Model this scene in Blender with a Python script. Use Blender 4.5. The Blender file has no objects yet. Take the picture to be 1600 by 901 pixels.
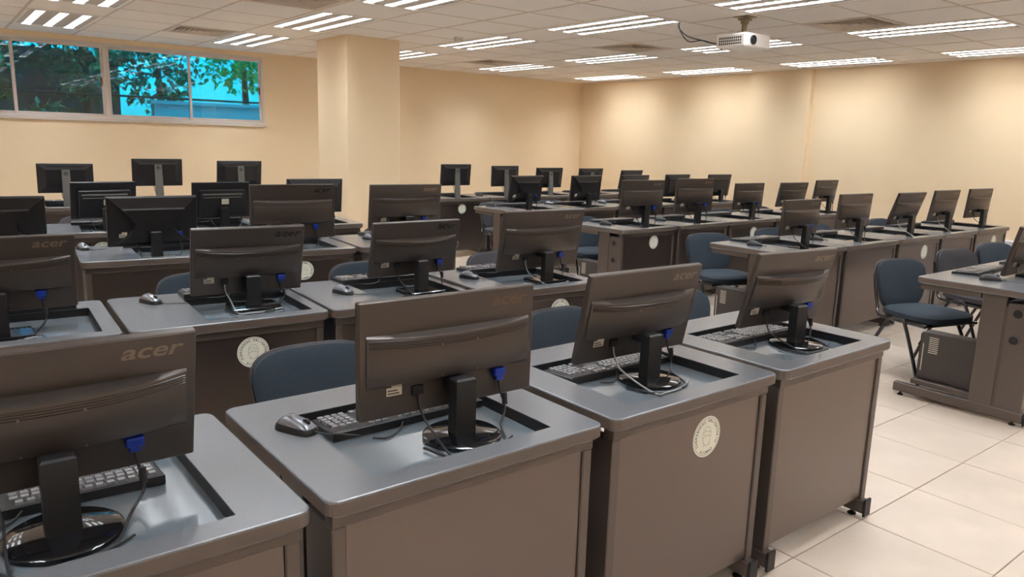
import bpy, bmesh, math, random
from mathutils import Vector, Matrix
random.seed(7)
R = math.radians
S = bpy.context.scene
COL = S.collection

# ------------------------------------------------------------------ camera
CAM_H = 1.39
cam_data = bpy.data.cameras.new('camera')
cam = bpy.data.objects.new('camera', cam_data)
COL.objects.link(cam)
yaw, tilt, roll = R(38.2027), R(11.0711), R(1.6474)
fw = Vector((math.sin(yaw) * math.cos(tilt), math.cos(yaw) * math.cos(tilt), -math.sin(tilt)))
rt = Vector((math.cos(yaw), -math.sin(yaw), 0))
up = rt.cross(fw)
rt2 = rt * math.cos(roll) + up * math.sin(roll)
up2 = up * math.cos(roll) - rt * math.sin(roll)
m = Matrix((rt2, up2, -fw)).transposed().to_4x4()
m.translation = (0, 0, CAM_H)
cam.matrix_world = m
cam_data.sensor_width = 36.0
cam_data.lens = 36.0 * 1173.2 / 1600.0
cam_data.clip_start = 0.02
S.camera = cam

# ------------------------------------------------------------------ world, sun, exposure
S.view_settings.view_transform = 'Standard'
S.view_settings.look = 'None'
S.view_settings.gamma = 1
S.view_settings.use_curve_mapping = False
S.view_settings.exposure = 1.27
S.cycles.diffuse_bounces = 8
S.cycles.max_bounces = 16
world = bpy.data.worlds.new('world')
S.world = world
world.use_nodes = True
wn = world.node_tree.nodes
bg = wn['Background']
sky = wn.new('ShaderNodeTexSky')
sky.sky_type = 'NISHITA'
sky.sun_disc = False
sky.sun_elevation = R(50)
sky.sun_rotation = R(160)
world.node_tree.links.new(sky.outputs[0], bg.inputs[0])
bg.inputs[1].default_value = 0.35
sun_data = bpy.data.lights.new('sun', 'SUN')
sun_data.energy = 5.0
sun_data.angle = R(0.6)
sun = bpy.data.objects.new('sun', sun_data)
COL.objects.link(sun)
sun.rotation_euler = (R(12), R(52), 0)     # from the right, along the window wall
TUBE_POWER = 19.0

# ------------------------------------------------------------------ materials
def principled(name, col, rough=0.5, metal=0.0, spec=0.5, noise=None, bump=None, coat=0.0):
    """col: linear rgb; noise: (scale, amount) colour variation; bump: (scale, strength)"""
    mt = bpy.data.materials.new(name)
    mt.use_nodes = True
    nt = mt.node_tree
    p = nt.nodes['Principled BSDF']
    p.inputs['Base Color'].default_value = (*col, 1)
    p.inputs['Roughness'].default_value = rough
    p.inputs['Metallic'].default_value = metal
    p.inputs['Specular IOR Level'].default_value = spec
    if coat:
        p.inputs['Coat Weight'].default_value = coat
        p.inputs['Coat Roughness'].default_value = 0.1
    if noise or bump:
        tc = nt.nodes.new('ShaderNodeTexCoord')
    if noise:
        n = nt.nodes.new('ShaderNodeTexNoise')
        n.inputs['Scale'].default_value = noise[0]
        n.inputs['Detail'].default_value = 4
        nt.links.new(tc.outputs['Object'], n.inputs['Vector'])
        mp = nt.nodes.new('ShaderNodeMapRange')
        mp.inputs['From Min'].default_value = 0.3
        mp.inputs['From Max'].default_value = 0.7
        mp.inputs['To Min'].default_value = 1 - noise[1]
        mp.inputs['To Max'].default_value = 1 + noise[1]
        nt.links.new(n.outputs['Fac'], mp.inputs['Value'])
        mx = nt.nodes.new('ShaderNodeMix')
        mx.data_type = 'RGBA'
        mx.blend_type = 'MULTIPLY'
        mx.inputs['Factor'].default_value = 1
        mx.inputs['A'].default_value = (*col, 1)
        nt.links.new(mp.outputs[0], mx.inputs['B'])
        nt.links.new(mx.outputs['Result'], p.inputs['Base Color'])
    if bump:
        n2 = nt.nodes.new('ShaderNodeTexNoise')
        n2.inputs['Scale'].default_value = bump[0]
        n2.inputs['Detail'].default_value = 3
        nt.links.new(tc.outputs['Object'], n2.inputs['Vector'])
        b = nt.nodes.new('ShaderNodeBump')
        b.inputs['Strength'].default_value = bump[1]
        b.inputs['Distance'].default_value = 0.002
        nt.links.new(n2.outputs['Fac'], b.inputs['Height'])
        nt.links.new(b.outputs[0], p.inputs['Normal'])
    return mt

def srgb(r, g, b):
    f = lambda c: (c / 255 / 12.92) if c / 255 <= 0.04045 else ((c / 255 + 0.055) / 1.055) ** 2.4
    return (f(r), f(g), f(b))

M = {}
M['wall'] = principled('cream wall paint', srgb(235, 213, 179), 0.55, noise=(1.3, 0.02), bump=(60, 0.08))
M['ceil'] = principled('ceiling tile', srgb(232, 226, 220), 0.95, noise=(90, 0.05), bump=(180, 0.3))
M['tbar'] = principled('ceiling grid bar', srgb(205, 190, 172), 0.6)
M['floor'] = principled('floor tile', srgb(202, 187, 172), 0.3, noise=(4, 0.07), bump=(30, 0.05))
M['grout'] = principled('grout', srgb(128, 112, 98), 0.9)
M['trim'] = principled('grey trim', srgb(190, 192, 198), 0.5)
M['top'] = principled('desk laminate', srgb(104, 106, 110), 0.22, spec=1.0, noise=(400, 0.12), bump=(900, 0.15))
M['tray'] = principled('tray glossy plate', srgb(98, 106, 112), 0.12, coat=0.3)
M['band'] = principled('desk edge band', srgb(96, 85, 78), 0.45)
M['edge'] = principled('black edge', srgb(22, 22, 24), 0.5)
M['panel'] = principled('desk panel', srgb(118, 108, 103), 0.28, metal=0.92, noise=(500, 0.06), bump=(700, 0.15))
M['steel'] = principled('desk leg steel', srgb(100, 91, 86), 0.40, metal=0.5, bump=(800, 0.1))
M['plastic'] = principled('monitor plastic', srgb(82, 75, 71), 0.33, metal=0.5, bump=(1500, 0.1))
M['plastic2'] = principled('monitor plastic cool', srgb(48, 47, 49), 0.36, metal=0.4, bump=(1500, 0.1))
M['gloss'] = principled('glossy black plastic', (0.006, 0.006, 0.007), 0.06, coat=0.5)
M['black'] = principled('black plastic', (0.012, 0.012, 0.013), 0.45)
M['hump'] = principled('monitor ridge plastic', srgb(46, 44, 46), 0.22)
M['screen'] = principled('dark screen', (0.004, 0.004, 0.005), 0.12)
M['logo'] = principled('logo print', srgb(122, 108, 94), 0.4, metal=0.3)
M['logodark'] = principled('dark logo print', (0.008, 0.008, 0.009), 0.2)
M['logobrown'] = principled('brown logo print', srgb(92, 72, 54), 0.4)
M['label'] = principled('label paper', srgb(205, 200, 182), 0.6)
M['labeldark'] = principled('label print', srgb(60, 58, 55), 0.6)
M['sticker'] = principled('sticker', srgb(232, 234, 222), 0.5)
M['print'] = principled('sticker print', srgb(96, 112, 100), 0.6)
M['blue'] = principled('blue plug', srgb(14, 52, 160), 0.4)
M['cable'] = principled('black cable', srgb(36, 36, 38), 0.45)
M['cablegrey'] = principled('grey cable', srgb(150, 150, 152), 0.45)
M['white'] = principled('white plastic', srgb(232, 230, 226), 0.35)
M['whitedark'] = principled('vent dark', srgb(70, 66, 62), 0.6)
M['fabric'] = principled('navy fabric', srgb(48, 58, 68), 0.95, noise=(300, 0.15), bump=(600, 0.4))
M['fabricgrey'] = principled('charcoal fabric', srgb(66, 64, 68), 0.95, noise=(300, 0.15), bump=(600, 0.4))
M['shell'] = principled('chair back shell', srgb(70, 70, 74), 0.4)
M['chairmetal'] = principled('black chair tube', srgb(30, 28, 28), 0.25, coat=0.4)
M['key'] = principled('keycap', srgb(58, 58, 60), 0.5)
M['keylight'] = principled('keycap sheen tone', srgb(118, 118, 121), 0.22, spec=0.8)  # whitish reflection on the keys is put into this lighter base colour
M['kb'] = principled('keyboard body', srgb(34, 34, 36), 0.4)
M['mouse'] = principled('mouse silver', srgb(122, 124, 130), 0.25, metal=0.4)
M['dell'] = principled('grey stand', srgb(112, 112, 108), 0.45, metal=0.2)
M['ring'] = principled('grommet', srgb(40, 40, 42), 0.3)
M['alu'] = principled('window frame', srgb(214, 206, 198), 0.4)
M['latch'] = principled('latch brown', srgb(120, 62, 40), 0.4)
M['reflector'] = principled('louver metal', srgb(96, 96, 98), 0.4)
M['finpaint'] = principled('troffer paint', srgb(196, 188, 180), 0.5)
M['ventmetal'] = principled('vent metal', srgb(210, 196, 182), 0.5)
M['ventdark'] = principled('vent inside', srgb(128, 112, 98), 0.9)
M['mount'] = principled('mount metal', srgb(150, 138, 112), 0.35, metal=0.6)
M['lens'] = principled('lens glass', (0.005, 0.012, 0.02), 0.04, coat=1.0)
M['tower'] = principled('computer case', srgb(60, 54, 52), 0.5)
M['bark'] = principled('bark', srgb(66, 50, 38), 0.9)
M['leaf'] = principled('leaf', srgb(62, 104, 44), 0.4, noise=(3, 0.6))
M['leaf_sunlit'] = principled('leaf sunlit tone', srgb(150, 190, 80), 0.5, noise=(3, 0.4))  # lit copy of the leaf: sunlight is put into the pale colour
M['ground'] = principled('outside concrete', srgb(200, 200, 192), 0.9)
M['shed'] = principled('shed wood', srgb(58, 46, 40), 0.8, noise=(6, 0.3))
M['rail'] = principled('dark rail', (0.02, 0.018, 0.016), 0.6)

def emission(name, col, st):
    mt = bpy.data.materials.new(name)
    mt.use_nodes = True
    nt = mt.node_tree
    nt.nodes.remove(nt.nodes['Principled BSDF'])
    e = nt.nodes.new('ShaderNodeEmission')
    e.inputs[0].default_value = (*col, 1)
    e.inputs[1].default_value = st
    nt.links.new(e.outputs[0], nt.nodes['Material Output'].inputs[0])
    return mt
M['tube'] = emission('lit tube', (0.93, 1.0, 1.07), TUBE_POWER)

def film_glass():
    mt = bpy.data.materials.new('blue film glass')
    mt.use_nodes = True
    nt = mt.node_tree
    nt.nodes.remove(nt.nodes['Principled BSDF'])
    t = nt.nodes.new('ShaderNodeBsdfTransparent')
    t.inputs[0].default_value = (0.0, 0.44, 0.56, 1)
    g = nt.nodes.new('ShaderNodeBsdfGlossy')
    g.inputs['Color'].default_value = (0.8, 0.9, 0.95, 1)
    g.inputs['Roughness'].default_value = 0.02
    mx = nt.nodes.new('ShaderNodeMixShader')
    mx.inputs[0].default_value = 0.10
    nt.links.new(t.outputs[0], mx.inputs[1])
    nt.links.new(g.outputs[0], mx.inputs[2])
    nt.links.new(mx.outputs[0], nt.nodes['Material Output'].inputs[0])
    return mt
M['film'] = film_glass()

# ------------------------------------------------------------------ mesh helpers
class MB:
    """collects pieces of ONE part"""
    def __init__(s):
        s.v, s.f = [], []
    def add(s, vs, fs, mat=None):
        o = len(s.v)
        s.v += [tuple(mat @ Vector(p)) if mat else tuple(p) for p in vs]
        s.f += [tuple(i + o for i in q) for q in fs]
        return s
    def hull(s, pts, mat=None):
        bm = bmesh.new()
        for p in pts:
            bm.verts.new(p)
        r = bmesh.ops.convex_hull(bm, input=bm.verts)
        bmesh.ops.dissolve_limit(bm, angle_limit=R(1), verts=bm.verts, edges=bm.edges)
        bm.verts.index_update()
        vs = [v.co[:] for v in bm.verts]
        fs = [[v.index for v in f.verts] for f in bm.faces]
        bm.free()
        return s.add(vs, fs, mat)
    def box(s, x0, x1, y0, y1, z0, z1, b=0.0, mat=None):
        if b <= 0:
            vs = [(x, y, z) for x in (x0, x1) for y in (y0, y1) for z in (z0, z1)]
            fs = [(0, 1, 3, 2), (4, 6, 7, 5), (0, 4, 5, 1), (2, 3, 7, 6), (0, 2, 6, 4), (1, 5, 7, 3)]
            return s.add(vs, fs, mat)
        pts = []
        for x, dx in ((x0, 1), (x1, -1)):
            for y, dy in ((y0, 1), (y1, -1)):
                for z, dz in ((z0, 1), (z1, -1)):
                    pts += [(x, y + dy * b, z + dz * b), (x + dx * b, y, z + dz * b), (x + dx * b, y + dy * b, z)]
        return s.hull(pts, mat)
    def prism(s, poly, axis, a, b, mat=None):
        """poly: list of 2-D points, extruded along axis from a to b"""
        n = len(poly)
        def P(u, w, t):
            return {'x': (t, u, w), 'y': (u, t, w), 'z': (u, w, t)}[axis]
        vs = [P(u, w, a) for u, w in poly] + [P(u, w, b) for u, w in poly]
        fs = [tuple(range(n)), tuple(range(2 * n - 1, n - 1, -1))]
        fs += [(i, i + n, (i + 1) % n + n, (i + 1) % n) for i in range(n)]
        return s.add(vs, fs, mat)
    def tube(s, pts, r, n=6, mat=None, cap=True):
        pts = [Vector(p) for p in pts]
        k = len(pts)
        t0 = (pts[1] - pts[0]).normalized()
        u = t0.orthogonal().normalized()
        vs, fs = [], []
        for i, p in enumerate(pts):
            t = (pts[min(i + 1, k - 1)] - pts[max(i - 1, 0)])
            if t.length < 1e-9:
                t = t0
            t = t.normalized()
            u = (u - t * u.dot(t))
            u = u.normalized() if u.length > 1e-6 else t.orthogonal().normalized()
            w = t.cross(u)
            rr = r[i] if isinstance(r, (list, tuple)) else r
            for j in range(n):
                a = 2 * math.pi * j / n
                vs.append(tuple(p + (u * math.cos(a) + w * math.sin(a)) * rr))
        for i in range(k - 1):
            for j in range(n):
                fs.append((i * n + j, i * n + (j + 1) % n, (i + 1) * n + (j + 1) % n, (i + 1) * n + j))
        if cap:
            fs.append(tuple(range(n - 1, -1, -1)))
            fs.append(tuple(range((k - 1) * n, k * n)))
        return s.add(vs, fs, mat)
    def lathe(s, prof, n=24, mat=None):
        vs, fs = [], []
        for r, z in prof:
            for j in range(n):
                a = 2 * math.pi * j / n
                vs.append((r * math.cos(a), r * math.sin(a), z))
        for i in range(len(prof) - 1):
            for j in range(n):
                fs.append((i * n + j, i * n + (j + 1) % n, (i + 1) * n + (j + 1) % n, (i + 1) * n + j))
        fs.append(tuple(range(n - 1, -1, -1)))
        fs.append(tuple(range((len(prof) - 1) * n, len(prof) * n)))
        return s.add(vs, fs, mat)
    def ring(s, ra, rb, za, zb, n=24, mat=None):
        """annulus with a square section around z"""
        vs, fs = [], []
        for r, z in ((ra, za), (rb, za), (rb, zb), (ra, zb)):
            vs += [(r * math.cos(2 * math.pi * j / n), r * math.sin(2 * math.pi * j / n), z) for j in range(n)]
        for i in range(4):
            for j in range(n):
                fs.append((i * n + j, i * n + (j + 1) % n, ((i + 1) % 4) * n + (j + 1) % n, ((i + 1) % 4) * n + j))
        return s.add(vs, fs, mat)
    def mesh(s, name, mat, smooth=False, fix=True):
        me = bpy.data.meshes.new(name)
        me.from_pydata(s.v, [], s.f)
        if fix:
            bm = bmesh.new()
            bm.from_mesh(me)
            bmesh.ops.recalc_face_normals(bm, faces=bm.faces)
            bm.to_mesh(me)
            bm.free()
        me.materials.append(M[mat])
        if smooth:
            me.polygons.foreach_set('use_smooth', [True] * len(me.polygons))
            try:
                me.set_sharp_from_angle(angle=R(40))
            except Exception:
                pass
        me.update()
        return me

def link(name, data, parent=None, mat=None):
    o = bpy.data.objects.new(name, data)
    COL.objects.link(o)
    if parent:
        o.parent = parent
    if mat is not None:
        o.matrix_local = mat
    return o
def part(name, mb, mat, parent, smooth=False, xf=None):
    return link(name, mb.mesh(name, mat, smooth), parent, xf)
def tag(o, label, cat, group=None):
    o['label'] = label
    o['category'] = cat
    if group:
        o['group'] = group
    return o
def thing(name, label, cat, loc, rz=0.0, group=None):
    o = link(name, None)
    o.empty_display_size = 0.05
    o.location = loc
    o.rotation_euler = (0, 0, rz)
    return tag(o, label, cat, group)
def struct(name, mb, mat, smooth=False):
    o = link(name, mb.mesh(name, mat, smooth))
    o['kind'] = 'structure'
    return o
def T(x, y, z, rz=0, rx=0, ry=0):
    return Matrix.Translation((x, y, z)) @ Matrix.Rotation(rz, 4, 'Z') @ Matrix.Rotation(ry, 4, 'Y') @ Matrix.Rotation(rx, 4, 'X')
def spline(pts, n=8):
    """Catmull-Rom through pts"""
    P = [Vector(p) for p in pts]
    P = [P[0] * 2 - P[1]] + P + [P[-1] * 2 - P[-2]]
    out = []
    for i in range(1, len(P) - 2):
        for k in range(n):
            t = k / n
            a, b, c, d = P[i - 1], P[i], P[i + 1], P[i + 2]
            out.append(0.5 * ((2 * b) + (c - a) * t + (2 * a - 5 * b + 4 * c - d) * t * t + (3 * b - a - 3 * c + d) * t ** 3))
    out.append(P[-2])
    return out
def text_geo(txt, size, shear=0.0, bold=0.0, sx=1.0):
    cu = bpy.data.curves.new('txt', 'FONT')
    cu.body = txt
    cu.size = size
    cu.shear = shear
    cu.offset = bold
    cu.align_x = 'CENTER'
    cu.align_y = 'CENTER'
    cu.resolution_u = 3
    ob = bpy.data.objects.new('txt', cu)
    COL.objects.link(ob)
    bpy.context.view_layer.update()
    dg = bpy.context.evaluated_depsgraph_get()
    me = ob.evaluated_get(dg).to_mesh()
    vs = [(v.co.x * sx, v.co.y, 0) for v in me.vertices]
    fs = [tuple(p.vertices) for p in me.polygons]
    ob.evaluated_get(dg).to_mesh_clear()
    bpy.data.objects.remove(ob)
    bpy.data.curves.remove(cu)
    return vs, fs
ORD = ['first', 'second', 'third', 'fourth', 'fifth']

# ------------------------------------------------------------------ room shell
X0, X1, Y0, Y1, ZC = -2.6, 9.03, -2.6, 9.70, 2.39
WX0, WX1, WZ0, WZ1 = -0.05, 3.535, 1.50, 2.335
mb = MB()
mb.box(X0 - .15, X1 + .15, Y1, Y1 + .16, 0, WZ0)
mb.box(X0 - .15, X1 + .15, Y1, Y1 + .16, WZ1, ZC + .3)
mb.box(X0 - .15, WX0, Y1, Y1 + .16, WZ0, WZ1)
mb.box(WX1, X1 + .15, Y1, Y1 + .16, WZ0, WZ1)
struct('wall_back', mb, 'wall')
mb = MB().box(X1, X1 + .15, Y0, Y1, 0, ZC + .3)
mb.box(X1 - .075, X1, 5.41, 6.29, 0, ZC + .02)
struct('wall_right', mb, 'wall')
struct('wall_left', MB().box(X0 - .15, X0, Y0, Y1, 0, ZC + .3), 'wall')
struct('wall_front', MB().box(X0 - .15, X1 + .15, Y0 - .15, Y0, 0, ZC + .3), 'wall')
struct('wall_pillar', MB().box(3.478, 4.09, 7.21, 7.92, 0, ZC + .02, 0.006), 'wall')
# grey cable duct and dado along the right wall
mb = MB().box(X1 - .03, X1, Y0, 5.40, 0.0, 0.40, 0.003)
mb.box(X1 - .07, X1, Y0, 5.40, 0.40, 0.51, 0.006)
mb.box(X1 - .075, X1, Y0, 5.40, 0.455, 0.462)
struct('trim_1', mb, 'trim')
# roof slab over the ceiling void
struct('roof', MB().box(X0 - .3, X1 + .3, Y0 - .3, Y1 + .3, ZC + .30, ZC + .45), 'ground')

# floor: grout bed and single tiles
FP, FX, FY = 0.463, 2.265, 1.255
floor = struct('floor', MB().box(X0 - .15, X1 + .15, Y0 - .15, Y1 + .16, -0.1, -0.004), 'grout')
g = 0.0022
tile_me = MB().box(g, FP - g, g, FP - g, -0.006, 0.0, 0.0015).mesh('floor_tile', 'floor')
ix0, ix1 = math.floor((X0 - FX) / FP), math.ceil((X1 - FX) / FP)
iy0, iy1 = math.floor((Y0 - FY) / FP), math.ceil((Y1 - FY) / FP)
rest = MB()
cells = []
for i in range(ix0, ix1):
    for j in range(iy0, iy1):
        cx, cy = FX + (i + .5) * FP, FY + (j + .5) * FP
        ahead = cx * math.sin(yaw) + cy * math.cos(yaw)
        side = abs(cx * math.cos(yaw) - cy * math.sin(yaw))
        vis = ahead > 0.5 and side < ahead * 0.75 and cx > 2.0
        cells.append(((0 if vis else 100) + math.hypot(cx, cy), i, j))
cells.sort()
for n, (_, i, j) in enumerate(cells):
    x, y = FX + i * FP, FY + j * FP
    xa, xb = max(x, X0), min(x + FP, X1)
    ya, yb = max(y, Y0), min(y + FP, Y1)
    if xb - xa < .02 or yb - ya < .02:
        continue
    if n < 295 and xb - xa > FP - .01 and yb - ya > FP - .01:
        link('floor_tile', tile_me, floor, Matrix.Translation((x, y, 0)))
    else:
        rest.box(xa + g, xb - g, ya + g, yb - g, -0.006, 0)
o = part('floor_tile_field', rest, 'floor', floor)
o['kind'] = 'stuff'

# ceiling: grid bars, tiles, light troffers, air diffusers
CP, CX0, CY0 = 0.6135, 0.838, 2.41
def cx_(k): return CX0 + CP * k
def cy_(q): return CY0 + 0.61 * q
kx0, kx1 = -6, 14
ky0, ky1 = -9, 12
taken = {}
lights, vents = [], []
for k in (-3, 0, 3, 6, 9, 12):
    for q in (-6, -3, 0, 3, 6, 9):
        if k == -3 and q > 6: pass
        taken[(k, q)] = taken[(k, q + 1)] = 1
        lights.append((k, q))
for k in (2, 8):
    for q in (1, 5, 9):
        taken[(k, q)] = 1
        vents.append((k, q))
mb = MB()
for k in range(kx0, kx1 + 1):
    x = cx_(k)
    if X0 < x < X1:
        mb.box(x - .010, x + .010, Y0, Y1, ZC - .001, ZC + .004)
        mb.box(x - .004, x + .004, Y0, Y1, ZC + .004, ZC + .03)
segs = []
for q in range(ky0, ky1 + 1):
    y = cy_(q)
    if not (Y0 < y < Y1): continue
    for k in range(kx0, kx1):
        if (k, q) in taken and (k, q - 1) in taken and (k, q - 1) in lights:
            continue
        xa, xb = max(cx_(k) + .010, X0), min(cx_(k + 1) - .010, X1)
        if xb > xa:
            mb.box(xa, xb, y - .010, y + .010, ZC - .0005, ZC + .004)
ceiling = struct('ceiling', mb, 'tbar')
tile_c = MB().box(.009, CP - .009, .009, .601, ZC + .001, ZC + .016).mesh('ceiling_tile', 'ceil')
for k in range(kx0, kx1):
    for q in range(ky0, ky1):
        if (k, q) in taken: continue
        xa, xb, ya, yb = cx_(k), cx_(k + 1), cy_(q), cy_(q + 1)
        if xb <= X0 + .02 or xa >= X1 - .02 or yb <= Y0 + .02 or ya >= Y1 - .02: continue
        if xa >= X0 and xb <= X1 and ya >= Y0 and yb <= Y1:
            link('ceiling_tile', tile_c, ceiling, Matrix.Translation((xa, ya, 0)))
        else:
            t = MB().box(max(xa + .009, X0), min(xb - .009, X1), max(ya + .009, Y0), min(yb - .009, Y1), ZC + .001, ZC + .016)
            part('ceiling_tile', t, 'ceil', ceiling)
# troffer meshes (local: x 0..CP, y 0..1.22, z 0 = ceiling face)
TL = 1.22
mb = MB()
mb.box(.011, .035, .011, TL - .011, -.002, .006).box(CP - .035, CP - .011, .011, TL - .011, -.002, .006)
mb.box(.035, CP - .035, .011, .035, -.002, .006).box(.035, CP - .035, TL - .035, TL - .011, -.002, .006)
frame_me = mb.mesh('frame', 'white')
mb = MB()
mb.box(.030, .035, .03, TL - .03, .006, .10).box(CP - .035, CP - .030, .03, TL - .03, .006, .10)
mb.box(.035, CP - .035, .03, .035, .006, .10).box(.035, CP - .035, TL - .035, TL - .03, .006, .10)
mb.box(.030, CP - .030, .03, TL - .03, .10, .105)
housing_me = mb.mesh('housing', 'white')
comp = (CP - .07) / 3
mb = MB()
for c in range(4):
    x = .035 + comp * c
    wl, wr = (.053 if c > 0 else 0), (.053 if c < 3 else 0)
    tl_, tr_ = (.040 if c > 0 else 0), (.040 if c < 3 else 0)
    mb.hull([(x - wl, y, .003) for y in (.036, TL - .036)] + [(x + wr, y, .003) for y in (.036, TL - .036)] +
            [(x - tl_, y, .052) for y in (.036, TL - .036)] + [(x + tr_, y, .052) for y in (.036, TL - .036)])
reflector_me = mb.mesh('reflector', 'finpaint')
mb = MB()
nb = 15
for c in range(3):
    xa, xb = .035 + comp * c + .052, .035 + comp * (c + 1) - .052
    for b in range(1, nb):
        y = .036 + (TL - .072) * b / nb
        mb.box(xa, xb, y - .0012, y + .0012, .003, .038)
louver_me = mb.mesh('louver', 'reflector')
mb = MB()
mb.prism([(.037 * math.cos(a), .026 * math.sin(a)) for a in [math.pi * 2 * i / 14 for i in range(14)]], 'y', .05, TL - .05)
tube_me = mb.mesh('tube', 'tube', True)
sock_me = MB().box(-.02, .02, .036, .05, .03, .09).mesh('socket', 'white')
rowname = {-6: 'rearmost', -3: 'rear', 0: 'nearest', 3: 'second', 6: 'third', 9: 'farthest'}
colname = {-3: 'outermost left', 0: 'far left', 3: 'second left', 6: 'middle', 9: 'second right', 12: 'right wall'}
for k, q in lights:
    t = thing('ceiling_light', f'lit recessed three-tube ceiling light, {rowname[q]} in the {colname[k]} column', 'ceiling light',
              (cx_(k), cy_(q), ZC), 0, 'recessed ceiling lights')
    link('frame', frame_me, t)
    link('housing', housing_me, t)
    link('reflector', reflector_me, t)
    link('louver', louver_me, t)['kind'] = 'stuff'
    for c in range(3):
        tb = link('tube', tube_me, t, Matrix.Translation((.035 + comp * (c + .5), 0, .072)))
        for dy in (0, TL - .086):
            link('socket', sock_me, tb, Matrix.Translation((0, dy, -.072)))
# air diffusers
mb = MB()
w = .5835
mb.box(0, w, 0, .035, -.003, .004).box(0, w, w - .035, w, -.003, .004).box(0, .035, .035, w - .035, -.003, .004).box(w - .035, w, .035, w - .035, -.003, .004)
vframe = mb.mesh('frame', 'ventmetal')
vback = MB().box(.02, w - .02, .02, w - .02, .07, .075).mesh('duct', 'ventdark')
def blade(h):
    b = MB()
    c = w / 2
    for a in range(4):
        X = Matrix.Translation((c, c, 0)) @ Matrix.Rotation(a * math.pi / 2, 4, 'Z')
        b.hull([(-h, -h, -.001), (h, -h, -.001), (-h + .026, -h + .026, .03), (h - .026, -h + .026, .03),
                (-h + .002, -h + .002, -.002), (h - .002, -h + .002, -.002), (-h + .028, -h + .028, .028), (h - .028, -h + .028, .028)], X)
    return b.mesh('louver', 'ventmetal')
blades = [blade(.255 - .042 * i) for i in range(6)]
vname = {(2, 1): 'nearest on the left side', (2, 5): 'left side at the top edge', (2, 9): 'above the windows',
         (8, 1): 'beside the projector', (8, 5): 'between the middle light columns', (8, 9): 'farthest, near the far corner'}
for k, q in vents:
    t = thing('ceiling_vent', f'square louvred air vent in the ceiling, {vname[(k, q)]}', 'vent', (cx_(k) + .015, cy_(q) + .013, ZC), 0, 'ceiling air vents')
    link('frame', vframe, t)
    link('duct', vback, t)
    for b in blades:
        link('louver', b, t)
# smoke detector
t = thing('smoke_detector', 'small round smoke detector on the ceiling past the pillar', 'smoke detector', (4.37, 6.53, ZC))
part('base', MB().lathe([(.05, 0), (.052, -.008), (.05, -.012)], 20), 'white', t, True)
part('sensor', MB().lathe([(.042, -.012), (.04, -.03), (.025, -.042), (.005, -.043)], 20), 'ventmetal', t, True)

# ------------------------------------------------------------------ window
win = struct('window_1', MB().box(WX0, WX1, Y1 - .012, Y1 + .05, WZ0, WZ0 + .035, .004).box(WX0, WX1, Y1 - .005, Y1 + .05, WZ1 - .03, WZ1, .004)
             .box(WX0, WX0 + .035, Y1 - .005, Y1 + .05, WZ0 + .035, WZ1 - .03).box(WX1 - .03, WX1, Y1 - .005, Y1 + .05, WZ0 + .035, WZ1 - .03)
             .box(1.728, 1.768, Y1 - .005, Y1 + .05, WZ0 + .035, WZ1 - .03), 'alu')
part('window_sill', MB().box(WX0 - .01, WX1 + .015, Y1 - .03, Y1 + .01, WZ0 - .018, WZ0, .003), 'alu', win)
for n, (xa, xb, yo) in enumerate(((-.015, .885, .03), (.86, 1.728, .006), (1.768, 2.665, .03), (2.635, 3.505, .006))):
    fr = MB()
    za, zb = WZ0 + .035, WZ1 - .03
    f = .028
    fr.box(xa, xb, Y1 + yo, Y1 + yo + .02, za, za + f, .002).box(xa, xb, Y1 + yo, Y1 + yo + .02, zb - f, zb, .002)
    fr.box(xa, xa + f, Y1 + yo, Y1 + yo + .02, za + f, zb - f, .002).box(xb - f, xb, Y1 + yo, Y1 + yo + .02, za + f, zb - f, .002)
    so = part('sash', fr, 'alu', win)
    part('pane', MB().box(xa + f - .004, xb - f + .004, Y1 + yo + .008, Y1 + yo + .012, za + f - .004, zb - f + .004), 'film', so)
    if n in (1, 3):
        xl = xb - .016
        part('latch', MB().box(xl - .004, xl + .022, Y1 + yo - .018, Y1 + yo, 1.86, 1.965, .003), 'alu', so)
        part('latch_lever', MB().box(xl - .020, xl - .004, Y1 + yo - .022, Y1 + yo - .004, 1.875, 1.965, .003), 'latch', so)

# ------------------------------------------------------------------ outside the window
gr = struct('ground', MB().box(-12, 22, Y1 + .4, 40, -.3, -.05), 'ground')
t = thing('garden_wall', 'low pale garden wall outside the right window panes', 'wall', (0, 12.6, 0))
part('wall', MB().box(2.9, 8.5, 0, .2, -.05, 1.80), 'ground', t)
part('coping', MB().box(2.85, 8.55, -.03, .23, 1.80, 1.85), 'ground', t)
t = thing('handrail', 'dark horizontal handrail outside the windows', 'railing', (0, 10.6, 0))
part('bar', MB().tube([(-4, 0, 1.81), (6, 0, 1.81)], .014, 8), 'rail', t)
for x in (-3.6, 0.2, 4.9):
    part('post', MB().tube([(x, 0, -.06), (x, 0, 1.81)], .012, 8), 'rail', t)
def foliage(n, cx, cy, cz, rx, ry, rz, size):
    b = MB()
    for i in range(n):
        while True:
            p = Vector((random.uniform(-1, 1), random.uniform(-1, 1), random.uniform(-1, 1)))
            if 0.25 < p.length < 1: break
        p = Vector((cx + p.x * rx, cy + p.y * ry, cz + p.z * rz))
        s = size * random.uniform(.6, 1.3)
        Rm = Matrix.Translation(p) @ Matrix.Rotation(random.uniform(0, 6.28), 4, 'Z') @ Matrix.Rotation(random.uniform(-1.2, 1.2), 4, 'X') @ Matrix.Rotation(random.uniform(-1, 1), 4, 'Y')
        b.add([(0, 0, 0), (s * .3, s * .35, .06 * s), (0, s, -.08 * s), (-s * .3, s * .35, .06 * s)], [(0, 1, 2), (0, 2, 3)], Rm)
    return b
t = thing('garden_shed', 'dark brown shed wall outside the left window panes', 'shed', (0, 14.2, -.05))
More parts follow.
